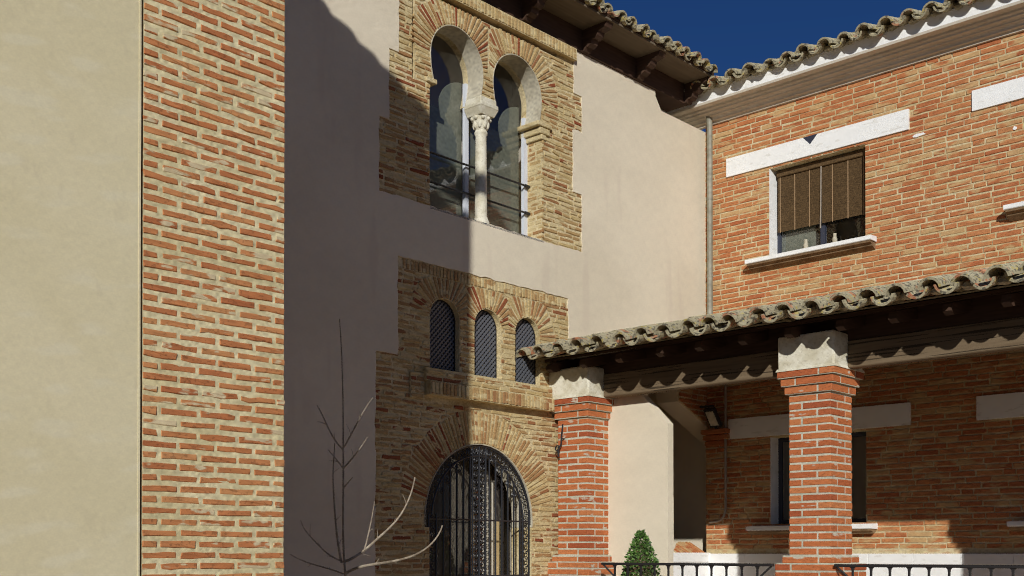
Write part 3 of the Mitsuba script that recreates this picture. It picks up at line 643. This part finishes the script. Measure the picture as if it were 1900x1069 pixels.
def house_window(op, zs, blind):
    y0, z0, y1, z1 = op.bounds
    W = add('window', cat([bx(.17, .20, y0, y1, z0, z0 + .05), bx(.17, .20, y0, y1, z1 - .05, z1), bx(.17, .20, y0, y0 + .05, z0 + .05, z1 - .05), bx(.17, .20, y1 - .05, y1, z0 + .05, z1 - .05),
                           bx(.165, .20, (y0 + y1) / 2 - .03, (y0 + y1) / 2 + .03, z0 + .05, z1 - .05)]), 'm_frame_dark', BH)
    add('pane', trimesh.Trimesh([(.185, y0, z0), (.185, y1, z0), (.185, y1, z1), (.185, y0, z1)], [[0, 1, 2], [0, 2, 3]], process=False), 'm_pane', W)
    a, b, c, d = y0 - .25, y1 + .25, z0 - .25, z1 + .45
    add('room', cat([bx(1.3, 1.32, a, b, c, d), bx(.301, 1.3, a, b, c, c + .02), bx(.301, 1.3, a, b, d - .02, d), bx(.301, 1.3, a, a + .02, c + .02, d - .02), bx(.301, 1.3, b - .02, b, c + .02, d - .02)]), 'm_room', W)
    add('jamb', cat([bx(-.004, .17, y1 - .004, y1 + .002, z0, z1)]), 'm_white', W, label='white painted reveal')
    if blind:
        B = []
        zb, zt = z0 + .30, z1 - .085
        for a, b in ((y0 + .035, (y0 + y1) / 2 - .008), ((y0 + y1) / 2 + .008, y1 - .035)):
            k = 0
            z = zb
            while z < zt:
                B.append(bx(.125 + .001 * (k % 2), .133, a, b, z, z + .0098)); z += .0125; k += 1
        BL = add('blind', cat(B), 'm_blind', W, label='brown rolled slat blind')
        add('blind_head', bx(.10, .145, y0 + .03, y1 - .03, z1 - .085, z1 - .012, .006), 'm_blind', W)
        cs = []
        for t in (.06, .22, .38, .62, .78, .94): cs.append(bx(.119, .123, y0 + (y1 - y0) * t - .004, y0 + (y1 - y0) * t + .004, zb - .01, zt))
        add('blind_cord', cat(cs), 'm_blind_cord', W)
        add('blind_rod', tube([(.108, (y0 + y1) / 2, zb - .06), (.108, (y0 + y1) / 2 - .01, zt + .05)], .008, 6), 'm_conduit', W)
        for t in (.36, .665): add('jar', lathe([(0, 0), (.025, 0), (.028, .09), (.018, .12), (.02, .15), (0, .15)], (.13, y0 + (y1 - y0) * t, z0), 12), 'm_lining', W, smooth=40)
        add('curtain', bx(.22, .23, y1 - .48, y1 - .02, z0, z1), 'm_shade', W)
house_window(w_up, 0, True); house_window(w_lo, 0, False); house_window(w_up2, 0, False); house_window(w_lo2, 0, False)
add('socle', cat([bx(-.045, .005, -2.66 + i * -.52 - .517, -2.66 + i * -.52, 1.485, 1.60, .005) for i in range(-5, 5)]), 'm_white', BH, label='white stone course at the foot of the porch wall')
add('socle_base', bx(-.03, .005, -6, -.001, .5, 1.483), 'm_white', BH)
rp = random.Random(9)
for (yc, zc, w, h) in ((-2.72, 6.115, .075, .018), (-3.72, 5.93, .022, .02)):
    pts = [(yc + w * (1 + rp.uniform(-.25, .2)) * math.cos(t), zc + h * (1 + rp.uniform(-.3, .3)) * math.sin(t)) for t in np.linspace(0, 2 * np.pi, 12)[:-1]]
    add('plaster_dab', slab(Polygon(pts), -.007, .002, 'C'), 'm_white', BH, label='small white dab of plaster on the brickwork')
# pilaster capital in the corner under the porch
CP = add('corner_corbel', cat([bx(-.03 - .045 * i, .005, -.36 - .0 * i, -.002, 2.93 + .068 * i, 2.985 + .068 * i, .004) for i in range(3)]), 'm_house_brick', BH, uv=(.3, .3), label='stepped brick corbel in the corner')
hreg = Polygon([(-.60, 3.44), (-.005, 3.187), (-.005, 3.75), (-.64, 3.75)])
HN = add('haunch', slab(hreg, -.02, -.001, 'A'), 'm_house_mortar', BH, label='brick haunch over the recess')
for q in courses(hreg.buffer(-.004), -.7, 0, 3.18, 3.75, PC, .046, .245, .016, rnd, .2, jv=.0015, tilt=.0008): add('brick', brick_from(q, -.002, -.027, 'A', rnd, .0013, .003), 'm_house_brick', HN, uv=tone_h())
k = thing('wall_lamp', 'small dark framed wall lamp tilted down in the porch corner', 'lamp')
def quad(c, u, v, n, a, b, t):
    u, v, n = (np.array(q, float) / np.linalg.norm(q) for q in (u, v, n)); c = np.array(c, float)
    return trimesh.convex.convex_hull(np.array([c + i * u * a + j * v * b + w * n * t for i in (-1, 1) for j in (-1, 1) for w in (0, 1)]))
lu, lv, ln = (0, 1, 0), (.62, 0, -.78), (.78, 0, .62)
add('housing', cat([quad((-.20, -.22, 3.24), lu, lv, ln, .075, .125, .05), quad((-.305, -.22, 3.365), lu, (1, 0, 0), (0, 0, 1), .085, .03, .022), tube([(-.13, -.22, 3.135), (-.06, -.22, 3.12), (.0, -.22, 3.12)], .014, 8)]), 'm_iron', k)
add('glass', quad(np.array((-.20, -.22, 3.24)) - .006 * np.array(ln), lu, lv, ln, .055, .10, .005), 'm_lining', k, label='pale glass')
# cornice, white fascia and tile eave
CE = 0.36
prof = [(0.02, 6.893), (-0.03, 6.895), (-0.032, 6.922), (-0.075, 6.924), (-0.078, 6.945), (-0.098, 6.962), (-0.125, 6.962), (-0.127, 6.975), (-0.150, 6.985), (-0.185, 6.987), (-0.188, 7.005), (-0.225, 7.012), (-0.228, 7.034), (-0.322, 7.038), (-0.33, 7.062), (0.02, 7.062)]
CN = add('cornice', sweep_profile(prof, (0, YE, 0), (0, CE, 0), (1, 0, 0), (0, 0, 1)), 'm_cornice', BH, label='brown stepped cornice moulding')
add('fascia', bx(-0.326, 0.0, YE, CE, 7.065, 7.20), 'm_white', BH, label='white band under the tiles')
RF = add('roof', slab(Polygon([(-0.36, 7.21), (-0.36, 7.235), (6, 8.96), (6, 8.86)]), YE, CE + .03, (np.zeros(3), np.array([1, 0, 0.0]), np.array([0, 0, 1.0]), np.array([0, 1.0, 0]))), 'm_tile', BH, uv=(.5, .6))
tile_roof(RF, (-0.46, CE - 19 * .237 + .03, 7.128), (0, 1, 0), 19.5 * .237, (1, 0, 0.27), 3, 0.237, random.Random(13), part_rows=1, r=.088, lichen=(.55, 1.0))

# drain pipe in the corner (hangs on the house)
k = thing('drain_pipe', 'grey green vertical drain pipe in the corner beside the brick wall', 'pipe')
add('pipe', tube([(-.07, -.11, 4.45), (-.07, -.11, 6.75), (-.075, -.112, 6.90), (-.10, -.115, 6.98)], .036, 14), 'm_pipe', k, smooth=40)
for z in (5.0, 5.95): add('clip', tube([(-.07, -.11, z), (-.07, -.11, z + .03)], .041, 14), 'm_pipe', k, smooth=40)
k = thing('conduit', 'thin pale conduit pipe bent at its foot on the shaded porch wall', 'pipe')
add('tube', tube([(-.05, -.315, 3.9), (-.05, -.315, 2.2), (-.05, -.31, 2.12), (-.05, -.29, 2.06), (-.05, -.25, 2.015), (-.05, -.2, 1.997), (-.05, -.09, 1.985)], .016, 8), 'm_conduit', k, smooth=40)

# ------------------------------------------------------------------ porch: columns, beam, lean-to tile roof
PO = thing('porch', 'lean-to porch with curved tiles on square red brick columns', 'porch')
QX, CW = -2.870, 0.400
def column(yl, label, full=True):
    """yl: y of the far left corner; the column runs from yl-CW to yl"""
    x0, x1, y0, y1 = QX, QX + CW, yl - CW, yl
    rnd = random.Random(int(abs(yl) * 1000) + 5)
    g = .005
    CK = add('column', cat([bx(x0 + g, x1 - g, y0 + g, y1 - g, 1.54, 3.03), bx(x0 - .045 + g, x1 + .045 - g, y0 - .045 + g, y1 + .045 - g, 1.50, 1.585), bx(x0 - .09 + g, x1 + .09 - g, y0 - .09 + g, y1 + .09 - g, .4, 1.515)] +
                          [bx(x0 - e + g, x1 + e - g, y0 - e + g, y1 + e - g, z, z + .068) for e, z in ((.028, 3.008), (.052, 3.078), (.076, 3.148))]), 'm_column_mortar', PO, label=label)
    n = 0
    def brk(a0, a1, b0, b1, z0, z1):
        j = lambda: rnd.gauss(0, .0012)
        m = bx(a0 + j(), a1 + j(), b0 + j(), b1 + j(), z0 + j(), z1 + j(), .003)
        add('brick', m, 'm_column_brick', CK, uv=(min(1, max(0, rnd.gauss(.5, .28))), rnd.random() * .7))
    p, h, j = .0685, .0500, .0175
    def course(e, z, par, hh=h):
        X0, X1, Y0, Y1 = x0 - e, x1 + e, y0 - e, y1 + e
        w = .118 + e * .3
        if par:   # stretcher reaches the near arris on the left face
            brk(X0, X0 + w, Y0, Y1 - w - j, z, z + hh); brk(X0, X1 - w - j, Y1 - w, Y1, z, z + hh)
            brk(X1 - w, X1, Y0 + w + j, Y1, z, z + hh); brk(X0 + w + j, X1, Y0, Y0 + w, z, z + hh)
        else:
            brk(X0, X0 + w, Y0 + w + j, Y1, z, z + hh); brk(X0 + w + j, X1, Y1 - w, Y1, z, z + hh)
            brk(X1 - w, X1, Y0, Y1 - w - j, z, z + hh); brk(X0, X1 - w - j, Y0, Y0 + w, z, z + hh)
    pp = (3.008 - 1.592) / 21
    for k in range(21): course(0, 1.592 + k * pp, k % 2)
    course(.045, 1.519, 0, .05)
    z, k = 1.4545, 1
    while z > 0.9: course(.09, z, k % 2, .052); z -= p; k += 1
    for i, (e, z) in enumerate(((.028, 3.014), (.052, 3.084), (.076, 3.154))): course(e, z, i % 2, .055)
    rr = random.Random(int(abs(yl) * 77))
    s = bx(x0 - .072, x1 + .072, y0 - .072, y1 + .072, 3.216, 3.52, .014)
    s = s.subdivide().subdivide()
    s.vertices += 0.004 * (np.array([[rr.random() for _ in range(3)] for _ in range(len(s.vertices))]) - .5)
    add('stone_cap', s, 'm_stone', CK, label='rough pale stone block under the beam')
    add('weathering', frus(x0 - .085, x1 + .085, y0 - .085, y1 + .085, 3.208, x0 - .074, x1 + .074, y0 - .074, y1 + .074, 3.232), 'm_stone', CK)
    return CK
YL1, YL2, YL3 = -0.052, -2.756, -5.46
column(YL1, 'brick column nearest the arched building')
column(YL2, 'brick column with a pale stone block, middle of the view')
column(YL3, 'brick column beyond the right edge')
for ya, yb in ((YL1 - CW - .074, YL2 + .074), (YL2 - CW - .074, YL3 + .074), (YL3 - CW - .074, YE)):
    add('beam', bx(QX + .17, QX + .29, yb, ya, 3.216, 3.455, .008), 'm_beam', PO, label='weathered timber beam between columns')
add('added_sun_panel', slab(Polygon([(YL1 - CW + .03, .5), (YL1 - CW + .03, 3.30), (-.90, 3.30), (-.90, 3.22), (-1.209, 2.908), (-1.209, .5)]), -2.525, -2.43, 'C'), 'm_plaster', PO, label='added plaster panel with a cut corner beside the left column, placed to catch sunlight')  # added panel, set forward into the sun to show as lit plaster
add('wall_plate', bx(QX + .185, QX + .28, YE, -.004, 3.458, 3.66), 'm_timber', PO)
S0 = 0.243
deck = [(-3.02, 3.540 + .06), (-3.02, 3.562 + .06), (0.0, 3.562 + .015 + 3.2 * S0), (0.0, 3.540 + .015 + 3.2 * S0)]
add('deck', slab(Polygon(deck), YE, -.004, (np.zeros(3), np.array([1, 0, 0.0]), np.array([0, 0, 1.0]), np.array([0, 1.0, 0]))), 'm_timber', PO)
rnd = random.Random(17)
for y in np.arange(-.12, -6.9, -.46):
    y = y + rnd.uniform(-.02, .02)
    pr = [(-3.10, 3.50), (-3.08, 3.56), (-.01, 3.53 + 3.19 * S0), (-.01, 3.44 + 3.19 * S0), (-3.04, 3.475)]
    add('rafter', slab(Polygon(pr), y - .035, y + .035, (np.zeros(3), np.array([1, 0, 0.0]), np.array([0, 0, 1.0]), np.array([0, 1.0, 0]))), 'm_timber', PO)
PR = add('roof', slab(Polygon([(-3.04, 3.626), (-3.04, 3.640), (0.0, 3.59 + 3.24 * S0), (0.0, 3.58 + 3.24 * S0)]), YE, -.004, (np.zeros(3), np.array([1, 0, 0.0]), np.array([0, 0, 1.0]), np.array([0, 1.0, 0]))), 'm_tile_mortar', PO)
NT = 29
PRT = tile_roof(PR, (-3.36, -.14 - NT * .249 + .249, 3.560), (0, 1, 0), NT * .249 + .01, (1, 0, S0), 11, .249, random.Random(23), part_rows=2, r=.094, lichen=(.3, .95), upper=(.0, .75))
add('flashing', sweep_profile([(-.06, 4.505), (-.0, 4.56), (-.0, 4.48), (-.07, 4.46)], (0, YE, 0), (0, -.004, 0), (1, 0, 0), (0, 0, 1)), 'm_tile_mortar', PO, label='mortar fillet where the porch roof meets the wall')

# iron bracket on the first column
k = thing('iron_hook', 'black iron hook fixed to the face of the left brick column', 'hook')
add('rod', tube([(-2.905, -.150, 2.95), (-2.915, -.140, 2.82), (-2.915, -.135, 2.74), (-2.925, -.125, 2.715), (-2.935, -.105, 2.70)], .0085, 6), 'm_iron', k)
add('holder', cat([tube([(-2.93, -.098 + .028 * math.cos(t), 2.70 + .028 * math.sin(t)) for t in np.linspace(0, 2 * np.pi, 12)[:-1]], .007, 6, closed=True), tube([(-2.93, -.105, 2.69), (-2.93, -.115, 2.61)], .012, 6), tube([(-2.869, -.14, 2.80), (-2.915, -.14, 2.80)], .007, 6)]), 'm_iron', k)

# ------------------------------------------------------------------ railings between the columns
def railing(y0, y1, label):
    RX, ZT = -2.985, 1.512
    k = thing('railing', label, 'railing', group='porch railings')
    add('top_rail', bx(RX - .02, RX + .02, y1, y0, ZT - .024, ZT, .004), 'm_rail', k)
    add('bottom_rail', bx(RX - .014, RX + .014, y1, y0, .62, .64, .003), 'm_rail', k)
    n = int((y0 - y1) / .171)
    for i in range(1, n + 1):
        y = y0 - i * (y0 - y1) / (n + 1)
        g = Polygon([(y - .026, ZT - .022), (y + .026, ZT - .022), (y + .012, ZT - .036), (y + .0078, ZT - .06), (y + .0078, .645), (y - .0078, .645), (y - .0078, ZT - .06), (y - .012, ZT - .036)])
        add('baluster', slab(g, RX - .008, RX + .008, (np.zeros(3), np.array([0, 1.0, 0]), np.array([0, 0, 1.0]), np.array([1.0, 0, 0]))), 'm_rail', k)
    for s in (1, -1):
        ye = y0 if s > 0 else y1
        add('brace', tube([(RX, ye - s * .01, ZT - .015), (RX, ye - s * .17, ZT - .15)], .009, 6), 'm_rail', k)
railing(-.735, YL2 + .092, 'black iron railing between the two brick columns')
railing(YL2 - CW - .095, YL3 + .092, 'black iron railing right of the middle brick column, at the right edge')

# ------------------------------------------------------------------ shrub in the corner
k = thing('shrub', 'small pointed evergreen shrub behind the railing in the corner', 'shrub')
rnd = random.Random(41); nr = np.random.default_rng(41)
SX, SY, ZB, ZT = -2.80, -1.08, 0.52, 1.81
V, F, U = [], [], []
for i in range(3800):
    t = rnd.random() ** 0.75
    z = ZB + (ZT - ZB) * (1 - t) if False else ZB + (ZT - ZB) * rnd.random() ** 0.8
    h = (ZT - z) / (ZT - ZB)
    rmax = 0.285 * min(1, (h * 1.9) ** .7) * (0.85 + .25 * math.sin(9 * z + 3 * math.cos(5 * z)))
    a = rnd.uniform(0, 2 * math.pi); r = rmax * (rnd.random() ** .35) + .008
    c = np.array([SX + .42 * r * math.cos(a), SY + r * math.sin(a), z + rnd.gauss(0, .01)])
    d = np.array([math.cos(a), math.sin(a), .5]) + nr.normal(0, .5, 3); d /= np.linalg.norm(d)
    w = np.cross(d, nr.normal(0, 1, 3)); w /= np.linalg.norm(w)
    L = rnd.uniform(.022, .042); W = L * .33; up = np.cross(w, d) * L * .12
    o = len(V)
    V += [c, c + d * L * .5 + w * W + up, c + d * L, c + d * L * .5 - w * W + up, c + d * L * .5]
    F += [[o, o + 1, o + 4], [o + 1, o + 2, o + 4], [o + 2, o + 3, o + 4], [o + 3, o, o + 4]]
    dark = .8 if rnd.random() < .14 else 0
    U += [(rnd.random(), dark)] * 5
add('foliage', trimesh.Trimesh(np.array(V), np.array(F), process=False), 'm_leaf', k, uv=np.array(U), label='green leaves')
add('stem', tube([(SX, SY, .5), (SX + .01, SY, 1.0), (SX, SY + .01, 1.72)], .014, 6, r1=.004), 'm_bark', k)

# ------------------------------------------------------------------ bare young tree in front of the shaded wall
k = thing('young_tree', 'bare leafless sapling in front of the shaded wall and brick arch', 'tree')
BR = {
    'trunk': [(-8.25, -3.262, 1.486), (-8.258, -3.254, 1.675), (-8.258, -3.254, 1.949), (-8.258, -3.253, 2.141), (-8.26, -3.251, 2.443), (-8.264, -3.247, 2.608), (-8.272, -3.239, 2.795)],
    'stem': [(-8.263, -3.248, 1.552), (-8.278, -3.232, 1.675), (-8.29, -3.22, 1.867), (-8.293, -3.215, 2.004), (-8.29, -3.219, 2.1), (-8.288, -3.221, 2.163)],
    'b1': [(-8.258, -3.253, 2.128), (-8.321, -3.224, 2.221), (-8.357, -3.208, 2.301), (-8.382, -3.197, 2.349)],
    'b2': [(-8.257, -3.257, 2.141), (-8.238, -3.328, 2.247), (-8.222, -3.392, 2.338), (-8.212, -3.431, 2.382)],
    'b3': [(-8.258, -3.254, 2.032), (-8.29, -3.228, 2.086), (-8.318, -3.207, 2.127)],
    'b4': [(-8.257, -3.257, 2.037), (-8.233, -3.331, 2.111), (-8.214, -3.392, 2.187)],
    'b5': [(-8.257, -3.257, 1.936), (-8.245, -3.311, 1.986)],
    'b6': [(-8.257, -3.254, 1.56), (-8.325, -3.2, 1.607), (-8.378, -3.158, 1.675), (-8.405, -3.136, 1.716), (-8.424, -3.121, 1.77)],
    'b7': [(-8.257, -3.254, 1.497), (-8.288, -3.13, 1.53), (-8.319, -3.012, 1.56), (-8.344, -2.919, 1.599)],
    'b8': [(-8.252, -3.256, 1.56), (-8.176, -3.287, 1.601), (-8.091, -3.322, 1.676), (-7.983, -3.366, 1.789), (-7.937, -3.386, 1.874), (-7.902, -3.401, 1.999)],
    'b9': [(-8.158, -3.3, 1.618), (-8.127, -3.314, 1.759), (-8.109, -3.322, 1.87)],
    'b10': [(-8.254, -3.263, 1.497), (-8.221, -3.343, 1.533), (-8.185, -3.434, 1.55), (-8.135, -3.561, 1.572), (-8.087, -3.686, 1.625), (-8.064, -3.746, 1.686), (-8.054, -3.771, 1.739)],
}
trunk = [(BR['trunk'][0][0], BR['trunk'][0][1], 0.0)] + BR['trunk']
def smoothpts(p, n=4):
    from scipy.interpolate import CubicSpline
    p = np.array(p, float); t = np.r_[0, np.cumsum(np.linalg.norm(np.diff(p, axis=0), axis=1))]
    if len(p) < 3: return p
    return CubicSpline(t, p)(np.linspace(0, t[-1], (len(p) - 1) * n + 1))
add('trunk', tube(smoothpts(trunk), np.r_[np.linspace(.0105, .0085, 5), np.linspace(.0083, .0028, 24)], 7), 'm_bark', k, smooth=40)
for nm, pts in BR.items():
    if nm == 'trunk': continue
    r0 = {'b8': .0075, 'b10': .0075, 'stem': .006}.get(nm, .0045)
    P = smoothpts(pts)
    add('branch', tube(P, r0, 6, r1=r0 * .45), 'm_bark', k, smooth=40)
    rb = random.Random(len(P) + int(P[0][2] * 100))
    for j in range(3, len(P) - 2, 4):
        d = P[j + 1] - P[j]; d /= np.linalg.norm(d)
        w = np.array([rb.gauss(0, 1), rb.gauss(0, 1), rb.gauss(.4, .6)]); w -= d * (w @ d); w /= np.linalg.norm(w)
        L = rb.uniform(.012, .05)
        add('twig', tube([P[j], P[j] + d * L * .5 + w * L * .5, P[j] + d * L * .9 + w * L], .0022, 5, r1=.0009), 'm_bark', k)
